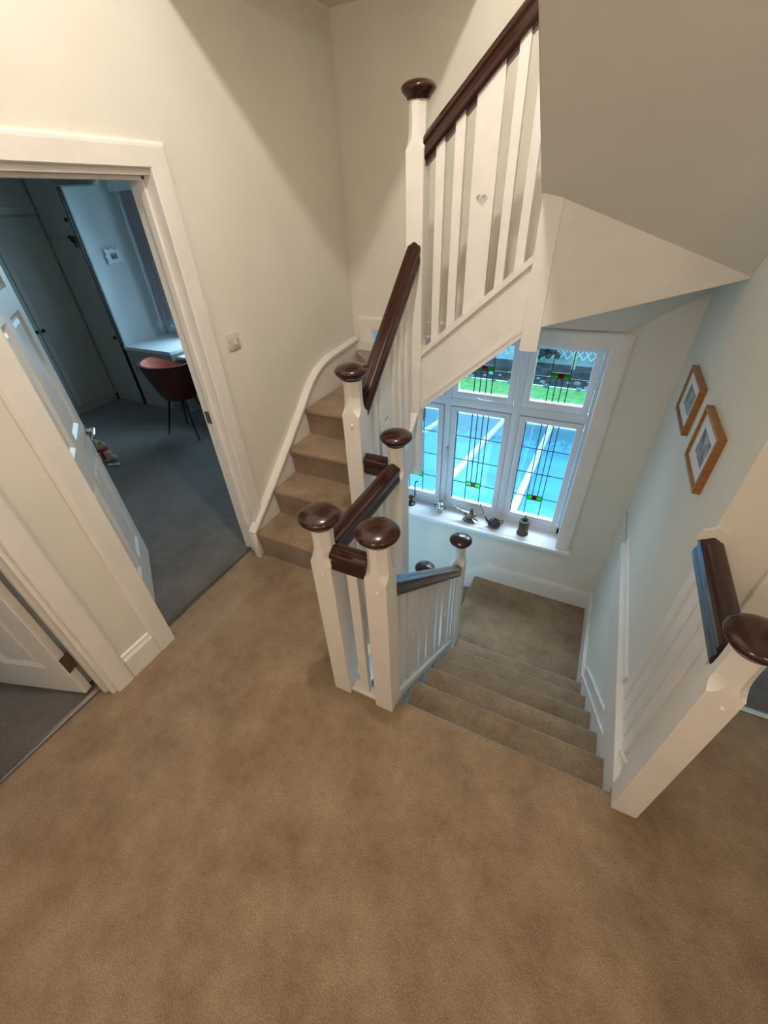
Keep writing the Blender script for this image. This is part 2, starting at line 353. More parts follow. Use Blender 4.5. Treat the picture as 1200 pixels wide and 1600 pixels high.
# ------------------------------------------------------------------ staircases (carpeted steps)
def step_profile(a, z, depth, rise):
    """2-D profile (run, height): tread to nosing, rounded, then riser; run grows downhill"""
    return [(a - depth, z), (a - .016, z), (a - .004, z - .004), (a + .002, z - .013), (a, z - .026), (a - .010, z - .036), (a - .018, z - rise), (a - .018, z - rise - .16), (a - depth, z - .02 - .1)]
t = thing('lower_staircase', 'beige carpeted stairs going down from the landing to the half landing', 'staircase', (0, .9, ZL))
m = MB(); m.poly([(-.438, .902, -.034), (-.438, .890, -.034), (-.438, .890, -RISE - .06), (-.438, .902, -RISE - .06)], (.928, 0, 0)); m.build('riser', M['carpet'], t)
for k in range(1, 6):
    a = .920 + GO * k; z = -RISE * k
    m = MB(); m.poly([(-.440, y, zz) for y, zz in step_profile(a, z, GO + .016, RISE)], (.930, 0, 0)); m.build('step', M['carpet'], t, True, .9)
m = MB(); m.poly([(-.535, 2.02, ZL), (-.535, 2.962, ZL), (.490, 2.962, ZL), (.490, 2.02, ZL)], (0, 0, -.2)); m.box(-.545, -.52, 2.10, 2.962, ZL - .036, ZL - .001, .010); m.build('half_landing', M['carpet'], t, True, .9)
for k in range(1, 5):
    x = -.535 - .225 * k; m = MB(); z = ZL - RISE * k
    m.poly([(x + (.24), 2.11, z), (x + .016, 2.11, z), (x + .002, 2.11, z - .006), (x - .002, 2.11, z - .018), (x + .004, 2.11, z - .034), (x + .016, 2.11, z - .038), (x + .016, 2.11, z - .30), (x + .24, 2.11, z - .30)], (0, .852, 0)); m.build('step', M['carpet'], t, True, .9)
# side string below the left balustrade (white closed string), modelled as part of the lower staircase
def pitch(y): return -(y - .920) * RISE / GO
m = MB(); m.poly([(-.508, .93, pitch(.93) - .02), (-.508, 2.02, pitch(2.02) - .02), (-.508, 2.02, pitch(2.02) - .28), (-.508, .93, pitch(.93) - .28)], (.034, 0, 0)); m.build('string', M['white'], t)
m = MB()
m.poly([(-.520, .93, pitch(.93) - .030), (-.520, 2.0, pitch(2.0) - .030), (-.520, 2.0, pitch(2.0) + .012), (-.520, .93, pitch(.93) + .012)], (.062, 0, 0)); m.build('string_cap', M['white'], t)
# right wall string with two mouldings
m = MB()
def strip(m, x, th, y0, y1, lo, hi): m.poly([(x, y0, pitch(y0) + lo), (x, y1, pitch(y1) + lo), (x, y1, pitch(y1) + hi), (x, y0, pitch(y0) + hi)], (th, 0, 0))
strip(m, .491, .014, 1.0, 2.13, -.30, .05); strip(m, .495, .010, 1.0, 2.13, .05, .150); strip(m, .487, .018, 1.0, 2.13, .150, .166); strip(m, .486, .018, 1.0, 2.13, .046, .058)
m.build('wall_string', M['white'], t)
# skirting of the half landing
m = MB()
m.box(.486, XR, 2.115, 2.98, ZL, ZL + .165); m.box(.492, XR, 2.10, 2.98, ZL + .165, ZL + .187)
struct(m.build('baseboard_right', M['white']))
m = MB(); m.box(-.435, .487, 2.960, YB, ZL - .01, ZL + .165); m.box(-.435, .492, 2.966, YB, ZL + .165, ZL + .187)
m.poly([(-.435, 2.960, ZL - .01), (-.435, 2.960, ZL + .165), (-1.6, 2.960, ZL + .165 - 1.0), (-1.6, 2.960, ZL - 1.3)], (0, .02, 0))
m.poly([(-.435, 2.966, ZL + .165), (-.435, 2.966, ZL + .187), (-1.6, 2.966, ZL + .187 - 1.0), (-1.6, 2.966, ZL + .165 - 1.0)], (0, .014, 0))
struct(m.build('baseboard_back', M['white']))

# upper flight
UG, UR, Y1 = .235, .19, 1.463
def upitch(y): return UR + (y - Y1) * UR / UG
t = thing('upper_staircase', 'beige carpeted stairs climbing along the left wall then turning right at the window wall', 'staircase', (-1.3, 1.46, 0))
def up_step(k):
    a = Y1 + UG * (k - 1); z = UR * k
    p = [(a + UG + .02, z), (a + .010, z), (a - .003, z - .004), (a - .009, z - .014), (a - .006, z - .027), (a + .003, z - .037), (a + .013, z - UR), (a + .013, z - UR - .06), (a + UG + .02, z - .13)]
    m = MB(); m.poly([(-1.694, y, zz) for y, zz in p], (.772, 0, 0)); m.build('step', M['carpet'], t, True, .9)
for k in (1, 2, 3): up_step(k)
# fourth tread is the first winder
a = Y1 + 3 * UG; z = 4 * UR
m = MB(); m.poly([(-1.694, y, zz) for y, zz in [(a + .30, z), (a + .010, z), (a - .003, z - .004), (a - .009, z - .014), (a - .006, z - .027), (a + .003, z - .037), (a + .013, z - UR), (a + .013, z - UR - .06), (a + .06, z - .08), (a + .30, z - .06)]], (.772, 0, 0))
m.poly([(-1.694, a + .29, z - .001), (-.92, a + .08, z - .001), (-.92, 2.25, z - .001), (-1.694, 2.955, z - .001)], (0, 0, -.04)); m.build('step', M['carpet'], t, True, .9)
def winder(pts, z):
    m = MB(); m.poly([(x, y, z - .04) for x, y in pts], (0, 0, .04))
    es = [e for e in m.b.edges if abs(e.verts[0].co.z - z) < 1e-5 and abs(e.verts[1].co.z - z) < 1e-5]
    bmesh.ops.bevel(m.b, geom=es, offset=.012, segments=3, profile=.5, affect='EDGES')
    c = (sum(p[0] for p in pts) / len(pts), sum(p[1] for p in pts) / len(pts))
    m.poly([(x + (c[0] - x) * .04, y + (c[1] - y) * .04, z - .03) for x, y in pts], (0, 0, -UR + .03)); m.build('step', M['carpet'], t, True, .9)
winder([(-.93, 2.27), (-.90, 2.95), (-1.694, 2.958), (-1.694, 2.93)], 5 * UR)
XE = -.862
for k in range(6, 10):
    a = XE + .23 * (k - 6); z = UR * k
    m = MB(); p = [(a + .25, z), (a + .010, z), (a - .003, z - .004), (a - .009, z - .014), (a - .006, z - .027), (a + .003, z - .037), (a + .013, z - UR), (a + .013, z - UR - .04), (a + .05, z - .06), (a + .25, z - .05)]
    if k < 9: m.poly([(x, 2.262, zz) for x, zz in p], (0, .69, 0)); m.build('step', M['carpet'], t, True, .9)
    else: m.b.free()
# wall string with curved capping
TOP = [(1.437, .205), (1.62, .345), (1.85, .530), (2.04, .690), (2.14, .775), (2.22, .850), (2.29, .905), (2.36, .948), (2.44, .980), (2.55, 1.000), (2.75, 1.015), (2.96, 1.028)]
m = MB(); pts = [(XW, 1.437, 0)] + [(XW, y, z - .01) for y, z in TOP] + [(XW, 2.96, .5), (XW, 1.7, 0)]
m.poly(pts, (.030, 0, 0)); m.build('wall_string', M['white'], t)
m = MB()
rings = []
for i, (y, z) in enumerate(TOP):
    y0, z0 = TOP[max(i - 1, 0)]; y1, z1 = TOP[min(i + 1, len(TOP) - 1)]; d = Vector((0, y1 - y0, z1 - z0)).normalized(); n_ = Vector((0, -d.z, d.y))
    c = Vector((XW, y, z)); rings.append([c - n_ * .012, c - n_ * .012 + Vector((.046, 0, 0)), c + n_ * .006 + Vector((.048, 0, 0)), c + n_ * .014 + Vector((.040, 0, 0)), c + n_ * .016])
m.loft(rings); m.box(XW, XW + .046, 1.425, 1.445, 0, .20, .003); m.build('string_cap', M['white'], t, True, .5)
m = MB(); m.poly([(-1.70, 2.958, .80), (-1.70, 2.958, 1.015), (-1.30, 2.958, 1.03), (-.95, 2.958, 1.12), (-.86, 2.958, 1.20), (-.86, 2.958, .9)], (0, .018, 0)); m.build('wall_string', M['white'], t)
# outer string between posts D and E, closed with cap
m = MB(); XS = -.905
m.poly([(XS - .016, 1.56, upitch(1.56) + .02), (XS - .016, 2.20, upitch(2.2) + .02), (XS - .016, 2.20, upitch(2.2) - .27), (XS - .016, 1.56, upitch(1.56) - .27)], (.032, 0, 0)); m.build('string', M['white'], t)
m = MB(); m.poly([(XS - .03, 1.56, upitch(1.56) + .018), (XS - .03, 2.20, upitch(2.2) + .018), (XS - .03, 2.20, upitch(2.2) + .055), (XS - .03, 1.56, upitch(1.56) + .055)], (.06, 0, 0)); m.build('string_cap', M['white'], t)
# flight two string, face plane y = 2.225
def st2(x): return 1.18 + .861 * (x + .864)
m = MB(); x0, x1 = -.862, -.334; YS = 2.222
m.poly([(x0, YS, st2(x0)), (x1, YS, st2(x1)), (x1, YS, st2(x1) - .318), (x0, YS, st2(x0) - .318)], (0, .036, 0)); m.build('string', M['white'], t)
m = MB(); m.poly([(x0, YS - .018, st2(x0)), (x1, YS - .018, st2(x1)), (x1, YS - .018, st2(x1) + .036), (x0, YS - .018, st2(x0) + .036)], (0, .07, 0)); m.build('string_cap', M['white'], t)
m = MB()
for lo, hi, pr in ((-.287, -.268, .010), (-.318, -.287, .006)):
    m.poly([(x0, YS - pr, st2(x0) + lo), (x1, YS - pr, st2(x1) + lo), (x1, YS - pr, st2(x1) + hi), (x0, YS - pr, st2(x0) + hi)], (0, .02, 0))
m.build('string_bead', M['white'], t)
m = MB(); m.poly([(x0, YS + .03, st2(x0) - .318), (x1, YS + .03, st2(x1) - .318), (x1, YS + .03, st2(x1) - .30), (x0, YS + .03, st2(x0) - .30)], (0, .71, 0)); m.build('soffit', M['ceiling'], t)
m = MB(); m.poly([(-1.69, 1.50, -.10), (-.925, 1.50, -.10), (-.925, 2.20, .53), (-1.69, 2.20, .53)], (0, 0, -.02)); m.poly([(-1.69, 2.20, .53), (-.925, 2.20, .53), (-.925, 2.40, .70), (-1.69, 2.40, .70)], (0, 0, -.02)); m.poly([(-1.69, 2.40, .70), (-1.06, 2.40, .70), (-1.06, 2.955, .735), (-1.69, 2.955, .735)], (0, 0, -.02)); m.build('soffit', M['ceiling'], t)

# winder soffit, facing panel and the boxed soffit of the top flight
t = thing('boxed_stair_soffit', 'cream plastered underside and triangular panel of the stairs rising at the upper right', 'stair soffit', (.1, 2.25, 1.4))
m = MB(); P = [(-.250, 2.203, 1.376), (.504, 2.352, 1.575), (.504, 2.352, 1.60), (-.250, 2.203, 1.90)]; m.poly(P, (0, .03, 0)); m.build('facing_panel', M['white'], t)
m = MB(); vs = [m.b.verts.new(p) for p in [(-.34, 2.205, 1.372), (.504, 2.355, 1.578), (.504, 2.975, 1.445), (.175, 2.975, 1.205), (-.34, 2.975, 1.20)]]
m.b.faces.new(vs[:3]); m.b.faces.new((vs[0], vs[2], vs[3])); m.b.faces.new((vs[0], vs[3], vs[4]))
r_ = bmesh.ops.extrude_face_region(m.b, geom=list(m.b.faces)); bmesh.ops.translate(m.b, vec=(0, 0, .03), verts=[v for v in r_['geom'] if isinstance(v, bmesh.types.BMVert)])
m.build('winder_soffit', M['paint'], t)
SL = .75
# underside of the top flight: from the panel towards the camera, left edge higher than the right edge
xa, xb, yb = -.342, .504, -.55
m = MB()
NX, NY = 8, 8
def sofp(i, j):
    f, g = i / NX, j / NY
    yl, yr = 2.203 + (yb - 2.203) * g, 2.352 + (yb - 2.352) * g
    zl, zr_ = 1.885 + (2.203 - yl) * SL, 1.583 + (2.352 - yr) * .85
    return (xa + (xb - xa) * f, yl + (yr - yl) * f, zl + (zr_ - zl) * f)
rows = [[m.b.verts.new(sofp(i, j)) for i in range(NX + 1)] for j in range(NY + 1)]
for j in range(NY):
    for i in range(NX): m.b.faces.new((rows[j][i], rows[j][i + 1], rows[j + 1][i + 1], rows[j + 1][i]))
r_ = bmesh.ops.extrude_face_region(m.b, geom=list(m.b.faces)); bmesh.ops.translate(m.b, vec=(0, 0, .02), verts=[v for v in r_['geom'] if isinstance(v, bmesh.types.BMVert)])
m.build('flight_soffit', M['ceiling'], t)
m = MB(); m.poly([(xa, 2.203, 1.885), (xa, yb, 1.885 + (2.203 - yb) * SL), (xa, yb, 3.94), (xa, .5, 3.6), (xa, 2.203, 2.16)], (.030, 0, 0)); m.build('outer_string', M['ceiling'], t)

# ------------------------------------------------------------------ newel posts
def newel(name, label, x, y, z0, ztop, turned=True, drop=False, cap=True, group=None, w=.043):
    t = thing(name, label, 'newel post', (x, y, z0), group)
    def ring(z, h, c): return [Vector((x + a * h, y + b * h, z)) for a, b in ((1, -1 + c), (1, 1 - c), (1 - c, 1), (-1 + c, 1), (-1, 1 - c), (-1, -1 + c), (-1 + c, -1), (1 - c, -1))]
    R = [ring(z0, w, .05)]
    if drop:  # chamfer stops near the lower end
        R += [ring(z0 + .26, w, .05), ring(z0 + .27, w * .97, .25), ring(z0 + .30, w * .93, .45), ring(z0 + .40, w * .93, .45), ring(z0 + .45, w * .98, .20), ring(z0 + .47, w, .05)]
    if cap:
        s = ztop - .155
        R += [ring(s, w, .05), ring(s + .004, w, .20), ring(s + .010, w, .36), ring(s + .020, w * .99, .52), ring(s + .032, w * .965, .62), ring(s + .050, w * .93, .66), ring(s + .085, w * .91, .68), ring(ztop - .03, w * .91, .66), ring(ztop, w * .93, .66)]
    else: R += [ring(ztop, w, .05)]
    MB().loft(R).build('post', M['white'], t)
    if cap:
        MB().lathe([(.001, 0), (.046, 0), (.050, .003), (.051, .008), (.055, .011), (.063, .018), (.071, .027), (.0745, .035), (.0735, .041), (.067, .048), (.055, .055), (.038, .060), (.018, .063), (.001, .064)], (x, y, ztop), 40).build('cap', M['wood'], t, True, 1.2)
    if cap and not drop:
        MB().lathe([(.006, 0), (.006, .006), (.003, .009)], (x + .008, y - w, ztop - .20), 10, Matrix.Rotation(math.radians(90), 4, 'X')).build('peg', M['white'], t, True)
    return t
newel('newel_post', 'front newel post nearest the bedroom doorway, left one of the close pair', -.707, .887, 0, 1.0)
newel('newel_post', 'front newel post at the head of the descending stairs, right one of the close pair', -.486, .887, 0, 1.0)
newel('newel_post', 'white newel post cut off by the right edge of the picture, on the landing', .515, .903, 0, .99)
newel('newel_post', 'brown-capped newel post behind the front pair, where two level handrails meet', -.707, 1.52, -.25, 1.0)
newel('newel_post', 'white newel post with dark cap at the foot of the climbing stairs', -.912, 1.52, -.1, 1.275)
newel('newel_post', 'tallest white newel post with dark cap seen from below where the upper stairs turn', -.905, 2.243, .40, 2.215, drop=True)
newel('newel_post', 'short white newel post with dark cap down at the carpeted half landing', -.490, 2.025, ZL - .1, .055)
newel('newel_post', 'newel post on the lowest flight, only its dark cap showing over the handrail', -.75, 2.07, -2.2, -.345)
newel('drop_newel', 'plain white drop newel hanging in front of the window top', -.292, 2.243, 1.26, 1.884, cap=False)

# ------------------------------------------------------------------ balustrades
HP = [(0, 0), (.007, -.001), (.010, -.005), (.016, -.006), (.019, -.011), (.029, -.014), (.035, -.021), (.036, -.034), (.031, -.043), (.029, -.052), (.031, -.062), (.034, -.070), (.034, -.088), (.026, -.100), (0, -.100)]
HPF = HP + [(-a, b) for a, b in HP[-2:0:-1]]
def handrail(t, p0, p1):
    """p0, p1: centre top points; plumb-cut ends"""
    p0, p1 = Vector(p0), Vector(p1); d = p1 - p0; lat = Vector((d.y, -d.x, 0)).normalized()
    MB().loft([[p + lat * a + Vector((0, 0, b)) for a, b in HPF] for p in (p0, p1)]).build('handrail', M['wood'], t, True, .5)
def heartpts(cx, cz, s, n=28):
    out = []
    for i in range(n):
        a = 2 * math.pi * i / n; out.append((cx + s * .0625 * 16 * math.sin(a) ** 3 / 1.0 * .5, cz + s * .0625 * (13 * math.cos(a) - 5 * math.cos(2 * a) - 2 * math.cos(3 * a) - math.cos(4 * a)) * .5))
    return out
def slat(t, org, dr, s0, s1, zb, zt, th=.026, heart=None, name='slat'):
    """flat upright board; dr = unit horizontal direction; zb, zt functions of s (distance along dr)"""
    org = Vector(org); dr = Vector(dr); nrm = Vector((-dr.y, dr.x, 0)); label = None
    outer = [(s0, zb(s0)), (s1, zb(s1)), (s1, zt(s1)), (s0, zt(s0))]
    if heart is None:
        MB().poly([org + dr * a + Vector((0, 0, z)) - nrm * th / 2 for a, z in outer], nrm * th).build(name, M['white'], t); return
    h = heartpts((s0 + s1) / 2, heart, .050)
    cu = bpy.data.curves.new('c', 'CURVE'); cu.dimensions = '2D'; cu.fill_mode = 'BOTH'; cu.extrude = th / 2
    for ps in (outer, h):
        sp = cu.splines.new('POLY'); sp.points.add(len(ps) - 1); sp.use_cyclic_u = True
        for q, (a, z) in zip(sp.points, ps): q.co = (a, z, 0, 1)
    tmp = bpy.data.objects.new('c', cu); COL.objects.link(tmp); dg = bpy.context.evaluated_depsgraph_get(); me = bpy.data.meshes.new_from_object(tmp.evaluated_get(dg))
    bpy.data.objects.remove(tmp); bpy.data.curves.remove(cu)
    Mx = Matrix(((dr.x, 0, nrm.x, org.x), (dr.y, 0, nrm.y, org.y), (0, 1, 0, org.z), (0, 0, 0, 1)))
    me.transform(Mx); me.name = name; me.materials.clear(); me.materials.append(M['white'])
    for p in me.polygons: p.material_index = 0
    o = bpy.data.objects.new(name, me); COL.objects.link(o); o.parent = t; o.matrix_parent_inverse = PINV[t.name]
    o['label'] = 'wide slat with a cut-out heart'
HZ = .918
# A-B
t = thing('balustrade', 'very short length of white balustrade and brown handrail joining the front pair of newel posts', 'balustrade', (-.6, .887, 0))
handrail(t, (-.668, .887, HZ), (-.527, .887, HZ))
slat(t, (-.664, .887, 0), (1, 0, 0), .046, .088, lambda s: .0, lambda s: HZ - .09)
MB().box(-.664, -.529, .862, .912, 0, .018, .002).build('base_rail', M['white'], t)
# A-C
t = thing('balustrade', 'white balustrade with level brown handrail running back beside the foot of the climbing stairs', 'balustrade', (-.707, 1.2, 0))
handrail(t, (-.707, .926, HZ), (-.707, 1.480, HZ))
for a, b, h in ((.035, .075, None), (.10, .14, None), (.185, .315, .42), (.36, .40, None), (.43, .47, None)): slat(t, (-.707, .93, 0), (0, 1, 0), a, b, lambda s: 0.01, lambda s: HZ - .09, heart=h)
MB().box(-.740, -.672, .930, 1.477, -.012, .018, .002).build('base_rail', M['white'], t)
MB().box(-.695, -.680, .90, 1.50, -.25, -.010, .002).build('fascia', M['white'], t)
# C-D
t = thing('balustrade', 'short white balustrade with brown handrail between the corner newel and the foot-of-stairs newel', 'balustrade', (-.8, 1.52, 0))
handrail(t, (-.872, 1.52, HZ), (-.748, 1.52, HZ))
slat(t, (-.87, 1.52, 0), (1, 0, 0), .04, .08, lambda s: .0, lambda s: HZ - .09)
MB().box(-.869, -.75, 1.49, 1.55, -.2, .018, .002).build('base_rail', M['white'], t)
# D-E
def dt(y): return 1.215 + .86 * (y - 1.612)
t = thing('balustrade', 'white slatted balustrade with steep dark handrail between the foot newel and the tallest newel', 'balustrade', (-.905, 1.85, .4))
handrail(t, (-.905, 1.558, dt(1.558)), (-.905, 2.205, dt(2.205)))
for y0, y1, h in ((1.595, 1.635, None), (1.668, 1.708, None), (1.741, 1.860, 1), (1.905, 1.945, None), (1.99, 2.03, None), (2.08, 2.12, None)):
    slat(t, (-.905, 0, 0), (0, 1, 0), y0, y1, lambda s: upitch(s) + .05, lambda s: dt(s) - .09, heart=(upitch((y0 + y1) / 2) + .50) if h else None)
# E-G flight two
t = thing('balustrade', 'white slatted balustrade with heart cut-out under the topmost dark handrail', 'balustrade', (-.6, 2.24, 1.2))
def r2(x): return 2.125 + .86 * (x + .855)
handrail(t, (-.868, 2.243, r2(-.868)), (-.315, 2.243, r2(-.315)))
for a, b, h in ((-.815, -.775, None), (-.732, -.690, None), (-.648, -.545, 1), (-.502, -.464, None), (-.418, -.380, None)):
    slat(t, (0, 2.243, 0), (1, 0, 0), a, b, lambda s: st2(s) + .03, lambda s: r2(s) - .085, heart=1.872 if h else None)
for a, b in ((-.862, -.815), (-.775, -.732), (-.690, -.648), (-.545, -.502), (-.464, -.418), (-.380, -.336)):
    MB().poly([(a, 2.224, r2(a) - .118), (b, 2.224, r2(b) - .118), (b, 2.224, r2(b) - .095), (a, 2.224, r2(a) - .095)], (0, .036, 0)).build('fillet', M['wood'], t)
# B-F
def r1(y): return .700 - .845 * (y - 1.037)
t = thing('balustrade', 'white slatted balustrade with three hearts beside the descending carpeted stairs', 'balustrade', (-.487, 1.45, -.5))
handrail(t, (-.487, .927, r1(.927)), (-.489, 1.985, r1(1.985)))
for a, b, h in ((.955, .995, 0), (1.030, 1.085, 0), (1.103, 1.236, 1), (1.262, 1.352, 0), (1.380, 1.516, 1), (1.545, 1.615, 0), (1.66, 1.796, 1), (1.83, 1.885, 0), (1.92, 1.96, 0)):
    slat(t, (-.487, 0, 0), (0, 1, 0), a, b, lambda s: pitch(s) + .005, lambda s: r1(s) - .09, heart=(pitch((a + b) / 2) + .375) if h else None)
# R
t = thing('balustrade', 'white slatted balustrade with brown handrail between the right newel post and the wall corner', 'balustrade', (.51, 1.15, 0))
handrail(t, (.512, .944, .945), (.512, 1.412, .945))
for a, b in ((.988, 1.035), (1.065, 1.125), (1.150, 1.215), (1.225, 1.300), (1.330, 1.392)):
    slat(t, (.512, 0, 0), (0, 1, 0), a, b, lambda s: .02, lambda s: .86)
MB().box(.470, .552, .944, 1.412, -.02, .022, .003).build('base_rail', M['white'], t)
MB().poly([(.512, 1.411, .90), (.465, 1.411, .93), (.475, 1.411, .965), (.512, 1.411, .985), (.549, 1.411, .965), (.556, 1.411, .93)], (0, -.012, 0)).build('wall_block', M['paint'], t)
m = MB(); m.box(.470, XR, 1.412, 2.50, -.02, .020, .003); m.box(.490, XR, 1.412, 2.50, .020, .078, .003); m.box(.484, XR, .95, 2.46, -.24, -.018, .003); m.box(.478, XR, .95, 2.46, -.05, -.018, .003)
struct(m.build('trim_6', M['white']))

# ------------------------------------------------------------------ stair window
t = struct(thing('window_1', 'white framed stair window of six lights with leaded and stained glass', 'window', (-.71, 3.17, WZ0)))
YF = 3.170
def ubar(m, x0, x1, z0, z1, y0=YF, d=.06, bev=.005): m.box(x0, x1, y0, y0 + d, z0, z1, bev)
m = MB()
ubar(m, WX0 - .02, -1.535, WZ0, WZ1); ubar(m, .078, WX1 + .02, WZ0, WZ1); ubar(m, WX0, WX1, WZ0 - .02, -.485); ubar(m, WX0, WX1, 1.07, WZ1 + .01)
ubar(m, -.460, -.400, WZ0 + .01, WZ1 - .005, YF - .002, .063); ubar(m, -1.015, -.960, WZ0 + .01, WZ1 - .005, YF - .002, .063); ubar(m, WX0 + .005, WX1 - .005, .505, .572, YF - .001, .062)
m.build('frame', M['upvc'], t, True, .6)
LX = [(-1.535, -1.015), (-.960, -.460), (-.400, .078)]
def light(x0, x1, z0, z1, top):
    b = .052; y = YF - .012
    m = MB(); m.box(x0 + .004, x0 + b, y, y + .05, z0 + .004, z1 - .004, .006); m.box(x1 - b, x1 - .004, y, y + .05, z0 + .004, z1 - .004, .006)
    m.box(x0 + b - .01, x1 - b + .01, y + .0008, y + .05, z0 + .004, z0 + b + .012, .006); m.box(x0 + b - .01, x1 - b + .01, y + .0008, y + .05, z1 - b + (0 if top else .008), z1 - .004, .006)
    s = m.build('sash', M['upvc'], t, True, .6)
    gx0, gx1, gz0, gz1 = x0 + b, x1 - b, z0 + b + .012, z1 - b + .004
    MB().box(gx0 - .004, gx1 + .004, YF + .020, YF + .026, gz0 - .004, gz1 + .004).build('pane', M['glass'], s)
    w, h = gx1 - gx0, gz1 - gz0; L = MB(); yl = YF + .013; r = .0032
    def V(f, a=0, b_=1): xx = gx0 + f * w; L.box(xx - r, xx + r, yl, yl + .007, gz0 + a * h, gz0 + b_ * h)
    def Hh(f, a=0, b_=1): zz = gz0 + f * h; L.box(gx0 + a * w, gx0 + b_ * w, yl + .001, yl + .006, zz - r, zz + r)
    if top:
        V(.31); V(.66); bz0, bz1 = .47, .56; V(.427, 0, bz0); V(.543, 0, bz0); Hh(bz0, 0, 1); Hh(bz1, .31, .66)
    else:
        V(.33); V(.67); bz0, bz1 = .185, .235; V(.44, bz1, 1); V(.56, bz1, 1); Hh(.745); Hh(.485); Hh(.215, 0, .33); Hh(.215, .67, 1); Hh(bz0, .33, .67); Hh(bz1, .33, .67); V(.012); 
    L.build('leading', M['lead'], s)
    f0, f1 = (.31, .66) if top else (.33, .67)
    for i, mm in enumerate(('greenglass', 'redglass', 'greenglass')):
        a = gx0 + w * (f0 + (f1 - f0) * i / 3); c = gx0 + w * (f0 + (f1 - f0) * (i + 1) / 3)
        MB().box(a, c, yl + .001, yl + .006, gz0 + bz0 * h, gz0 + bz1 * h).build('stained_pane', M[mm], s)
    return s
for x0, x1 in LX: light(x0, x1, -.485, .505, False); light(x0, x1, .572, 1.07, True)
# handles
m = MB(); m.box(-.978, -.962, YF - .035, YF - .010, .09, .12, .003); m.tube([(-.970, YF - .03, .11), (-.970, YF - .045, .10), (-.970, YF - .048, .05), (-.968, YF - .045, -.01)], [.008, .008, .007, .006]); m.build('handle', M['upvc'], t, True)
m = MB(); m.box(-.75, -.72, YF - .030, YF - .010, .592, .612, .003); m.tube([(-.735, YF - .03, .602), (-.72, YF - .042, .600), (-.67, YF - .045, .598), (-.62, YF - .04, .598)], [.008, .008, .007, .006]); m.build('handle', M['upvc'], t, True)
# sill and casing
m = MB(); m.box(WX0 - .09, .228, 2.925, YB, -.575, -.543, .006); m.box(WX0, WX1, YB - .005, YF + .02, -.575, -.543, .001); m.build('sill', M['sillw'], t, True, .6)
m = MB()
prof = [(0, 0), (0, .014), (.05, .018), (.088, .018), (.104, .012), (.104, 0)]
def rg(fx, fz): return [(fx(d), YB - th, fz(d)) for d, th in prof]
m.loft([rg(lambda d: WX0 - d, lambda d: -.545), rg(lambda d: WX0 - d, lambda d: WZ1 + d * .88), rg(lambda d: WX1 + d, lambda d: WZ1 + d * .88), rg(lambda d: WX1 + d, lambda d: -.545)])
m.build('casing', M['white'], t)
m = MB(); m.box(WX1 - .004, WX1 + .002, YB - .012, YF, -.545, WZ1); m.box(WX0 - .002, WX0 + .004, YB - .012, YF, -.545, WZ1); m.box(WX0, WX1, YB - .012, YF, WZ1 - .004, WZ1 + .002); m.build('reveal', M['sillw'], t)

# ------------------------------------------------------------------ ornaments on the sill
ZS = -.543
t = thing('oil_lamp', 'worn metal genie oil lamp with long spout and curled handle on the window sill', 'ornament', (-.668, 3.045, ZS))
c = (-.668, 3.045, ZS)
MB().lathe([(.001, 0), (.060, 0), (.062, .006), (.040, .014), (.014, .024), (.010, .036), (.016, .048), (.001, .05)], c, 28, Matrix.Diagonal((1.2, .8, 1, 1))).build('foot', M['pewter'], t, True, .8)
m = MB(); Mx = Matrix.Translation((c[0], c[1], ZS + .045)); n = 24
rings = []
for i in range(22):
    f = i / 21; x = .060 - f * .235; rr = .038 * math.sin(min(1, (f + .02) / .30) * math.pi / 2) if f < .3 else .038 * (1 - (f - .3) / .7) ** 1.1 + .006
    zz = .026 + (max(0, f - .35) ** 1.5) * .11
    rings.append([Vector((c[0] + x, c[1] + math.cos(2 * math.pi * k / n) * rr * 1.05, ZS + .045 + zz + math.sin(2 * math.pi * k / n) * rr * .72)) for k in range(n)])
m.loft(rings).build('bowl', M['pewter'], t, True, 1.2)
MB().lathe([(.024, 0), (.022, .008), (.010, .018), (.006, .022), (.012, .030), (.012, .040), (.003, .050), (.001, .05)], (c[0] + .006, c[1], ZS + .095), 20).build('lid', M['bronze'], t, True)
MB().tube([(c[0] + .055, c[1], ZS + .070), (c[0] + .09, c[1], ZS + .088), (c[0] + .115, c[1], ZS + .12), (c[0] + .108, c[1], ZS + .155), (c[0] + .08, c[1], ZS + .185), (c[0] + .078, c[1], ZS + .21), (c[0] + .088, c[1], ZS + .218)], .0045).build('handle', M['pewter'], t, True)

t = thing('small_teapot', 'tiny dark clay teapot between the oil lamp and the bronze cylinder on the sill', 'teapot', (-.446, 3.045, ZS)); c = (-.446, 3.045, ZS)
MB().lathe([(.001, 0), (.034, 0), (.048, .008), (.058, .026), (.058, .042), (.048, .060), (.032, .070), (.001, .071)], c, 28).build('body', M['clay'], t, True, 1)
MB().lathe([(.032, .068), (.030, .074), (.016, .082), (.005, .084), (.008, .092), (.004, .098), (.001, .098)], c, 24).build('lid', M['clay'], t, True, 1)
MB().tube([(c[0] - .050, c[1], ZS + .035), (c[0] - .070, c[1], ZS + .050), (c[0] - .080, c[1], ZS + .075), (c[0] - .092, c[1], ZS + .088)], [.013, .010, .007, .006]).build('spout', M['clay'], t, True)
MB().tube([(c[0] + .04, c[1] + .03, ZS + .055), (c[0] + .066, c[1] + .045, ZS + .055), (c[0] + .070, c[1] + .048, ZS + .03), (c[0] + .045, c[1] + .034, ZS + .018)], .005).build('handle', M['clay'], t, True)

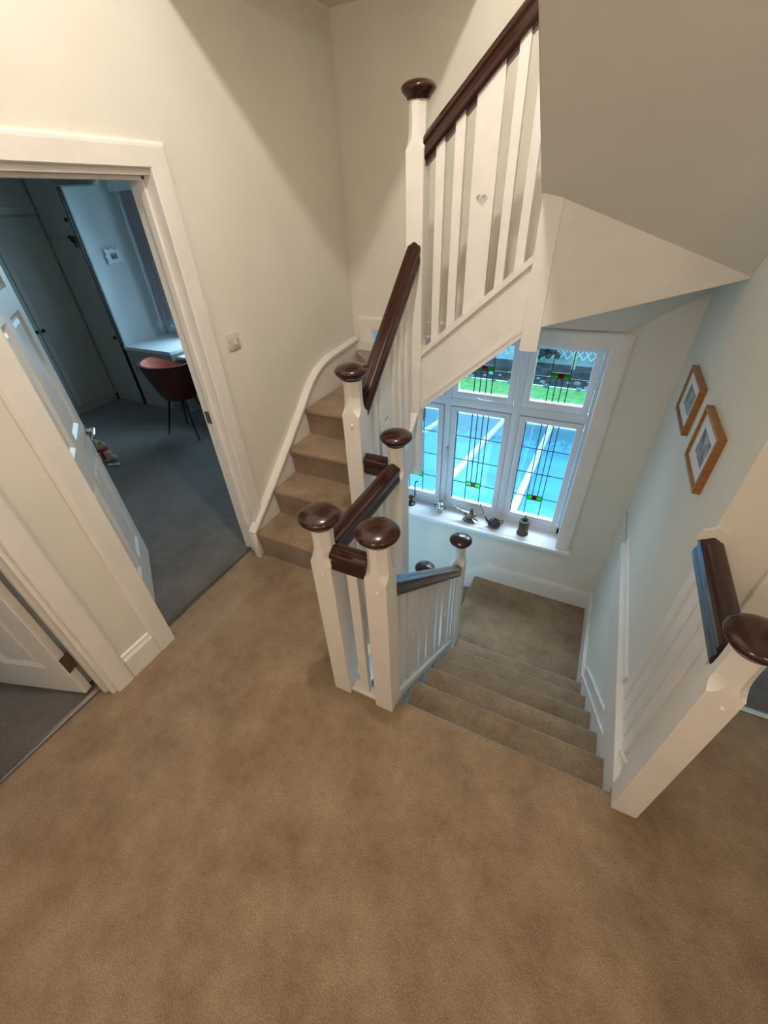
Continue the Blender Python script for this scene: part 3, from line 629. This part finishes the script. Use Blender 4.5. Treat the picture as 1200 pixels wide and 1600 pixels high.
t = thing('bronze_cylinder', 'engraved bronze cylinder with a pointed finial, rightmost on the window sill', 'ornament', (-.190, 3.05, ZS)); c = (-.190, 3.05, ZS)
MB().lathe([(.001, 0), (.050, 0), (.051, .010), (.043, .018), (.041, .030), (.042, .075), (.040, .125), (.043, .135), (.043, .145), (.030, .150), (.026, .140), (.001, .140)], c, 32).build('body', M['bronze'], t, True, .7)
MB().lathe([(.026, .138), (.020, .152), (.008, .160), (.004, .166), (.005, .200), (.001, .204)], c, 16).build('finial', M['black'], t, True)
for k in range(4): MB().lathe([(.0435, 0), (.0445, .003), (.0435, .006)], (c[0], c[1], ZS + .035 + .026 * k), 32).build('ring', M['bronze'], t, True)

t = thing('silver_pot', 'miniature polished silver lidded pot on the left part of the window sill', 'ornament', (-.972, 3.06, ZS)); c = (-.972, 3.06, ZS)
MB().lathe([(.001, 0), (.026, 0), (.024, .006), (.008, .018), (.008, .030), (.028, .048), (.038, .070), (.036, .088), (.026, .096), (.001, .097)], c, 24).build('body', M['silver'], t, True, .8)
MB().lathe([(.030, .095), (.026, .108), (.010, .116), (.001, .118)], c, 24).build('lid', M['silver'], t, True)
MB().tube([(c[0] - .012, c[1], ZS + .114), (c[0] - .010, c[1], ZS + .135), (c[0], c[1], ZS + .145), (c[0] + .010, c[1], ZS + .135), (c[0] + .012, c[1], ZS + .114)], .003).build('ring_handle', M['black'], t, True)
for s in (-1, 1): MB().tube([(c[0] + s * .034, c[1], ZS + .08), (c[0] + s * .055, c[1], ZS + .076), (c[0] + s * .052, c[1], ZS + .058), (c[0] + s * .030, c[1], ZS + .055)], .0035).build('handle', M['black'], t, True)

t = thing('iron_hook', 'black iron stem with a curled top standing at the left end of the sill', 'ornament', (-1.285, 3.08, ZS)); c = (-1.285, 3.08, ZS)
MB().lathe([(.001, 0), (.045, 0), (.043, .012), (.014, .022), (.012, .060), (.024, .080), (.020, .100), (.001, .104)], c, 20).build('base', M['black'], t, True)
MB().tube([(c[0] + .01, c[1], ZS + .085), (c[0] + .035, c[1], ZS + .09), (c[0] + .042, c[1], ZS + .12), (c[0] + .042, c[1], ZS + .25), (c[0] + .050, c[1], ZS + .275), (c[0] + .072, c[1], ZS + .282)], .006).build('stem', M['black'], t, True)

# ------------------------------------------------------------------ framed pictures on the stair wall
def picture(y0, y1, z0, z1, label):
    t = thing('framed_picture', label, 'picture', (XR, (y0 + y1) / 2, z0), 'framed drawings on the stair wall')
    d = .028; m = MB(); w = .014
    m.box(XR - d, XR - .001, y0, y0 + w, z0, z1, .001); m.box(XR - d, XR - .001, y1 - w, y1, z0, z1, .001)
    m.box(XR - d, XR - .001, y0 + w, y1 - w, z0, z0 + w, .001); m.box(XR - d, XR - .001, y0 + w, y1 - w, z1 - w, z1, .001); m.build('frame', M['oak'], t)
    MB().box(XR - .016, XR - .003, y0 + w, y1 - w, z0 + w, z1 - w).build('mat', M['mat'], t)
    cy, cz = (y0 + y1) / 2, (z0 + z1) / 2; MB().box(XR - .0165, XR - .0158, cy - (y1 - y0) * .26, cy + (y1 - y0) * .26, cz - (z1 - z0) * .22, cz + (z1 - z0) * .22).build('drawing', M['sketch'], t)
picture(2.235, 2.600, .925, 1.155, 'oak framed grey drawing on the stair wall, the one nearer the window')
picture(1.700, 2.035, .925, 1.160, 'oak framed grey drawing on the stair wall, the one nearer the handrail')

# ------------------------------------------------------------------ bedroom
t = thing('fitted_wardrobe', 'tall grey-painted fitted wardrobe with paired knobs along the bedroom far wall', 'wardrobe', (-5.6, 1.9, 0))
MB().box(-6.1, -5.32, .6, 3.60, .08, 2.55).build('carcass', M['wardrobe'], t)
MB().box(-6.1, -5.33, .6, 3.05, 0, .08).build('plinth', M['wardrobe'], t)
for i in range(5):
    y0 = 2.55 - .49 * (5 - 1 - i) - .49 + .49 * 0; y0 = 3.04 - .49 * (i + 1); y1 = y0 + .484
    def wd(nm, z0, z1, kn):
        m = MB(); w = .06
        m.box(-5.32, -5.300, y0, y0 + w, z0, z1, .002); m.box(-5.32, -5.300, y1 - w, y1, z0, z1, .002); m.box(-5.32, -5.3005, y0 + w, y1 - w, z0, z0 + w, .001); m.box(-5.32, -5.3005, y0 + w, y1 - w, z1 - w, z1, .001); m.box(-5.32, -5.309, y0 + w, y1 - w, z0 + w, z1 - w)
        d = m.build(nm, M['wardrobe'], t)
        ky = y0 + .03 if i % 2 == 0 else y1 - .03
        MB().ball((-5.285, ky, kn), .018, (1, 1, 1), 12).build('knob', M['black'], d, True)
    wd('door', .09, 1.90, .93); wd('top_door', 1.92, 2.54, 2.0)
t = thing('corner_wardrobe', 'narrow grey-painted wardrobe facing the door, with a single knob beside the desk', 'wardrobe', (-5.05, 3.1, 0))
MB().box(-5.32, -4.805, 3.07, 3.60, 0, 2.55).build('carcass', M['wardrobe'], t)
for z0, z1, kn in ((.09, 1.70, .78), (1.73, 2.54, 1.86)):
    m = MB(); m.box(-5.30, -4.83, 3.052, 3.071, z0, z1, .003); d = m.build('door', M['wardrobe'], t)
    MB().ball((-4.865, 3.035, kn), .018, (1, 1, 1), 12).build('knob', M['black'], d, True)
MB().box(-4.83, -4.815, 3.045, 3.07, 0, 2.55).build('edge_strip', M['black'], t)
tag(MB().ball((-4.855, 3.02, 1.70), .03, (1.5, .6, 1), 12).ball((-4.83, 3.015, 1.665), .02, (1, .6, 1.6), 10).ball((-4.90, 3.02, 1.72), .02, (1.6, .6, .8), 10).build('hanging_ornament', M['black'], smooth=True), 'small black ornament hanging on the narrow wardrobe door edge', 'ornament')
t = thing('corner_desk', 'white topped corner desk under the bedroom window beside the wardrobe', 'desk', (-4.3, 3.3, 0))
MB().box(-4.80, -4.06, 3.05, 3.675, .655, .69, .004).build('top', M['desk'], t)
MB().box(-4.06, -2.4, 3.12, 3.675, .595, .625, .004).build('lower_top', M['desk'], t)
MB().box(-4.79, -4.07, 3.065, 3.66, .56, .655).build('drawer', M['wardrobe'], t)
MB().box(-4.79, -4.35, 3.08, 3.60, .0, .56).build('side_panel', M['wardrobe'], t)
MB().box(-4.34, -3.2, 3.50, 3.60, .0, .594).build('back_panel', M['wardrobe'], t)
MB().box(-4.085, -4.065, 3.09, 3.6, .0, .56).build('leg_panel', M['wardrobe'], t)
# chair
t = thing('tub_chair', 'dark red leather tub chair with thin metal legs at the bedroom desk', 'chair', (-3.64, 2.70, 0)); cx, cy = -3.64, 2.70
def shell(off, z0, top, mat, nm):
    rings = []; n = 32
    for j in range(9):
        f = j / 8; r = (.15 + (.27 - .15) * f ** .75) - off; z = z0 + (top - z0) * f
        ring = []
        for k in range(n):
            a = 2 * math.pi * k / n; back = .5 - .5 * math.sin(a)        # open side faces +y (the desk)
            zz = z0 + (z - z0) * (1 - .42 * (max(0, math.sin(a)) ** 1.2))
            ring.append(Vector((cx + r * 1.08 * math.cos(a), cy + r * math.sin(a), zz)))
        rings.append(ring)
    return rings
o_ = shell(0, .40, .755, None, ''); i_ = shell(.028, .44, .755, None, '')
MB().loft(o_, caps=True, closed=True).build('shell', M['leather'], t, True, 1.2) if False else None
m = MB(); vr = [[m.b.verts.new(p) for p in r] for r in o_]; n = 32
for a, c_ in zip(vr, vr[1:]):
    for i in range(n): m.b.faces.new((a[i], a[(i + 1) % n], c_[(i + 1) % n], c_[i]))
m.b.faces.new(vr[0][::-1]); iv = [m.b.verts.new(p) for p in i_[-1]]
for i in range(n): m.b.faces.new((vr[-1][i], vr[-1][(i + 1) % n], iv[(i + 1) % n], iv[i]))
m.build('shell', M['leather'], t, True, .9)
m = MB(); vr = [[m.b.verts.new(p) for p in r] for r in i_]
for a, c_ in zip(vr, vr[1:]):
    for i in range(n): m.b.faces.new((a[i], a[(i + 1) % n], c_[(i + 1) % n], c_[i]))
m.b.faces.new(vr[0]); m.build('lining', M['leather_in'], t, True, .9)
MB().ball((cx, cy + .02, .475), .19, (1, .95, .2), 20).build('seat_cushion', M['leather_in'], t, True)
for a in (215, 325, 35, 145):
    a = math.radians(a); MB().tube([(cx + .11 * math.cos(a), cy + .11 * math.sin(a), .42), (cx + .27 * math.cos(a), cy + .22 * math.sin(a), .0)], [.010, .008]).build('leg', M['black'], t, True)
# curtains and pelmet
m = MB(); n = 60; f0, f1 = [], []
x0c, x1c = -4.72, -4.32
for i in range(n + 1):
    x = x0c + (x1c - x0c) * i / n; y = 3.60 + .022 * math.sin(i * 1.1) + .010 * math.sin(i * .37); f0.append((x, y)); f1.append((x, y + .012))
m.poly([(x, y, .86) for x, y in f0 + f1[::-1]], (0, 0, 1.22)); tag(m.build('curtain', M['curtain'], smooth=True, angle=1.0), 'grey mauve curtain hanging at the left side of the bedroom window', 'curtain')
m = MB(); m.box(-4.79, -3.2, 3.53, 3.56, 2.07, 2.27, .003); m.box(-4.79, -3.2, 3.56, 3.68, 2.25, 2.27); tag(m.build('pelmet', M['desk']), 'white boxed pelmet above the bedroom curtain', 'pelmet')
t = struct(thing('window_2', 'white framed bedroom window behind the curtain', 'window', (-3.9, 3.74, .8)))
m = MB()
for b in ((-4.56, -4.50), (-3.93, -3.87), (-3.30, -3.24)): m.box(b[0], b[1], 3.72, 3.77, .80, 2.08)
m.box(-4.56, -3.24, 3.72, 3.77, .79, .85); m.box(-4.56, -3.24, 3.72, 3.77, 2.03, 2.09); m.build('frame', M['upvc'], t)
MB().box(-4.50, -3.93, 3.74, 3.745, .85, 2.03).build('pane', M['glass'], t); MB().box(-3.87, -3.30, 3.74, 3.745, .85, 2.03).build('pane', M['glass'], t)
MB().box(-4.62, -3.18, 3.60, 3.73, .775, .80, .003).build('sill', M['sillw'], t)
tag(MB().ball((-4.47, 3.64, .83), .06, (1.7, .55, .5), 16).build('patterned_cushion', M['cushion'], smooth=True), 'small black and white patterned fabric bundle on the bedroom window sill', 'cushion')
# wavy framed picture in the bedroom
t = thing('wavy_framed_picture', 'tiny picture in a white wavy frame on the bedroom wall left of the curtain', 'picture', (-4.795, 3.30, 1.53))
m = MB(); pts = []
for i in range(48):
    a = 2 * math.pi * i / 48; r = 1 + .10 * math.cos(8 * a); sx = max(-1, min(1, 1.25 * math.cos(a))); sz = max(-1, min(1, 1.25 * math.sin(a))); pts.append((-4.798, 3.325 + .085 * sx * r, 1.535 + .065 * sz * r))
m.poly(pts, (.025, 0, 0)); m.build('frame', M['desk'], t); MB().box(-4.774, -4.770, 3.29, 3.36, 1.508, 1.562).build('print', M['sketch'], t)
# pendant shade
t = thing('pendant_shade', 'dark fabric pendant lampshade just under the bedroom door head', 'lamp', (-3.35, 2.25, 2.05))
MB().lathe([(.001, 0), (.12, 0), (.145, .03), (.16, .10), (.15, .20), (.06, .24), (.001, .24)], (-3.35, 2.25, 2.045), 32).build('shade', M['dado'], t, True, .8)
MB().tube([(-3.35, 2.25, 2.28), (-3.35, 2.25, 2.6)], .006).build('cord', M['black'], t)
# toys on bedroom floor
t = thing('teddy_toy', 'cream plush teddy toy with a red scarf lying on the bedroom floor by the door', 'toy', (-3.93, 1.91, 0)); c = Vector((-3.93, 1.91, 0))
MB().ball(c + Vector((0, 0, .07)), .06, (1, .9, 1.15), 16).ball(c + Vector((.03, .05, .03)), .03, (1.4, .8, .8), 12).ball(c + Vector((-.045, .045, .03)), .03, (1, 1.2, .8), 12).build('body', M['plush'], t, True)
MB().ball(c + Vector((-.02, -.0, .165)), .047, (1, 1, 1), 16).ball(c + Vector((-.055, 0, .205)), .016).ball(c + Vector((.018, 0, .208)), .016).ball(c + Vector((-.02, -.045, .155)), .018).build('head', M['plush'], t, True)
m = MB().lathe([(.036, 0), (.050, .008), (.050, .022), (.036, .030)], c + Vector((-.008, 0, .112)), 20); m.box(c.x + .02, c.x + .055, c.y - .05, c.y - .03, .05, .12, .004); m.build('scarf', M['redcloth'], t, True)
t = tag(MB().tube([(-3.83, 1.86, .012), (-3.77, 1.90, .012)], .007).ball((-3.83, 1.853, .012), .011).ball((-3.837, 1.862, .012), .011).ball((-3.77, 1.907, .012), .011).ball((-3.763, 1.898, .012), .011).build('toy_bone', M['bone'], smooth=True), 'small white toy bone on the bedroom carpet beside the teddy', 'toy')

# ------------------------------------------------------------------ outside
ZG = -2.95
tag(MB().box(-14, 10, 3.4, 13.6, ZG - .1, ZG).build('lawn', M['grass']), 'green lawn seen through the upper window panes', 'lawn', kind='stuff')
t = thing('conservatory_roof', 'blue conservatory roof with white glazing bars seen through the lower panes', 'roof', (-1, 5.4, -1.2))
def zr(y): return -.74 - .195 * (y - 3.35)
bars = [-3.15, -2.23, -1.22, -.37, .50, 1.4]
for a, b in zip(bars, bars[1:]):
    MB().poly([(a, 3.35, zr(3.35)), (a, 7.6, zr(7.6)), (a, 7.6, zr(7.6) - .02), (a, 3.35, zr(3.35) - .02)], (b - a, 0, 0)).build('roof_panel', M['roofglass'], t)
for x in bars:
    MB().poly([(x - .04, 3.34, zr(3.34) + .05), (x - .04, 7.62, zr(7.62) + .05), (x - .04, 7.62, zr(7.62) - .06), (x - .04, 3.34, zr(3.34) - .06)], (.08, 0, 0)).build('glazing_bar', M['upvc'], t)
MB().box(-3.2, 1.45, 7.58, 7.70, zr(7.6) - .10, zr(7.6) + .03, .01).build('gutter', M['upvc'], t)
# conservatory walls below
MB().box(-3.2, 1.45, 7.55, 7.62, ZG, zr(7.6) - .1).build('wall', M['upvc'], t)
t = thing('garden_border', 'dark raised border with stones at the far edge of the lawn', 'border', (-2, 14, ZG))
MB().box(-14, 10, 13.9, 14.6, ZG - .1, ZG + .42, .05).build('bank', M['hedge'], t)
for i in range(70):
    x = random.uniform(-6, 1.5); y = 13.5 + random.uniform(0, .45); r = random.uniform(.04, .10)
    m = MB(); g = bmesh.ops.create_icosphere(m.b, subdivisions=1, radius=r)['verts']
    for v in g: v.co *= random.uniform(.8, 1.15)
    bmesh.ops.scale(m.b, vec=(1.3, 1, .7), verts=g); bmesh.ops.translate(m.b, vec=(x, y, ZG + r * .4 + (y - 13.5) * .5), verts=g); m.build('stone', M['stone'], t)
t = thing('trellis_fence', 'pale diamond lattice trellis behind the garden border', 'fence', (-.5, 15, ZG))
m = MB(); sp = .24; y = 14.9; zlo, zhi = ZG + .5, ZG + 2.6
k = -3.6
while k < 3.4:
    h = zhi - zlo
    for s in (1, -1):
        m.poly([(k, y + .01 * s, zlo), (k + .035, y + .01 * s, zlo), (k + .035 + s * h * .75, y + .01 * s, zhi), (k + s * h * .75, y + .01 * s, zhi)], (0, .012, 0))
    k += sp
tag(m.build('lattice', M['lattice'], t), None, None, kind='stuff')
for x in (-2.1, 1.2): MB().box(x - .05, x + .05, 14.85, 14.95, ZG, ZG + 2.7).build('post', M['fence'], t)
t = thing('board_fence', 'pale board fence at the back of the garden left of the trellis', 'fence', (-6, 15.2, ZG))
for i in range(46): MB().box(-10 + .18 * i, -10 + .18 * i + .165, 15.1, 15.13, ZG, ZG + 2.3).build('board', M['fence'], t)
MB().box(-14, -2.2, 15.9, 16, ZG, ZG + 3.2).build('back_hedge', M['fence'], t); MB().box(-2.2, 10, 15.5, 16, ZG, ZG + 3.4).build('back_hedge', M['hedge_far'], t)
t = thing('garden_tree', 'pale slender tree trunk in front of the trellis', 'tree', (-.42, 14.2, ZG))
MB().tube([(-.42, 14.2, ZG), (-.45, 14.2, ZG + .8), (-.40, 14.25, ZG + 1.5), (-.30, 14.2, ZG + 2.4), (-.35, 14.2, ZG + 3.5)], [.07, .06, .05, .04, .02]).build('trunk', M['bark'], t, True)
for dx, z in ((-.5, 1.9), (.5, 2.2), (-.35, 2.8), (.45, 3.1)): MB().tube([(-.42, 14.2, ZG + z - .6), (-.42 + dx * .5, 14.2, ZG + z - .1), (-.42 + dx, 14.25, ZG + z + .5)], [.04, .03, .012]).build('branch', M['bark'], t, True)
m = MB()
for i in range(90):
    g = bmesh.ops.create_icosphere(m.b, subdivisions=1, radius=random.uniform(.05, .11))['verts']; bmesh.ops.translate(m.b, vec=(-1.35 + random.gauss(0, .24), 14.4 + random.gauss(0, .12), ZG + .95 + random.gauss(0, .16)), verts=g)
tag(m.build('border_shrub', M['hedge']), 'small dark shrub in front of the lattice trellis', 'shrub')
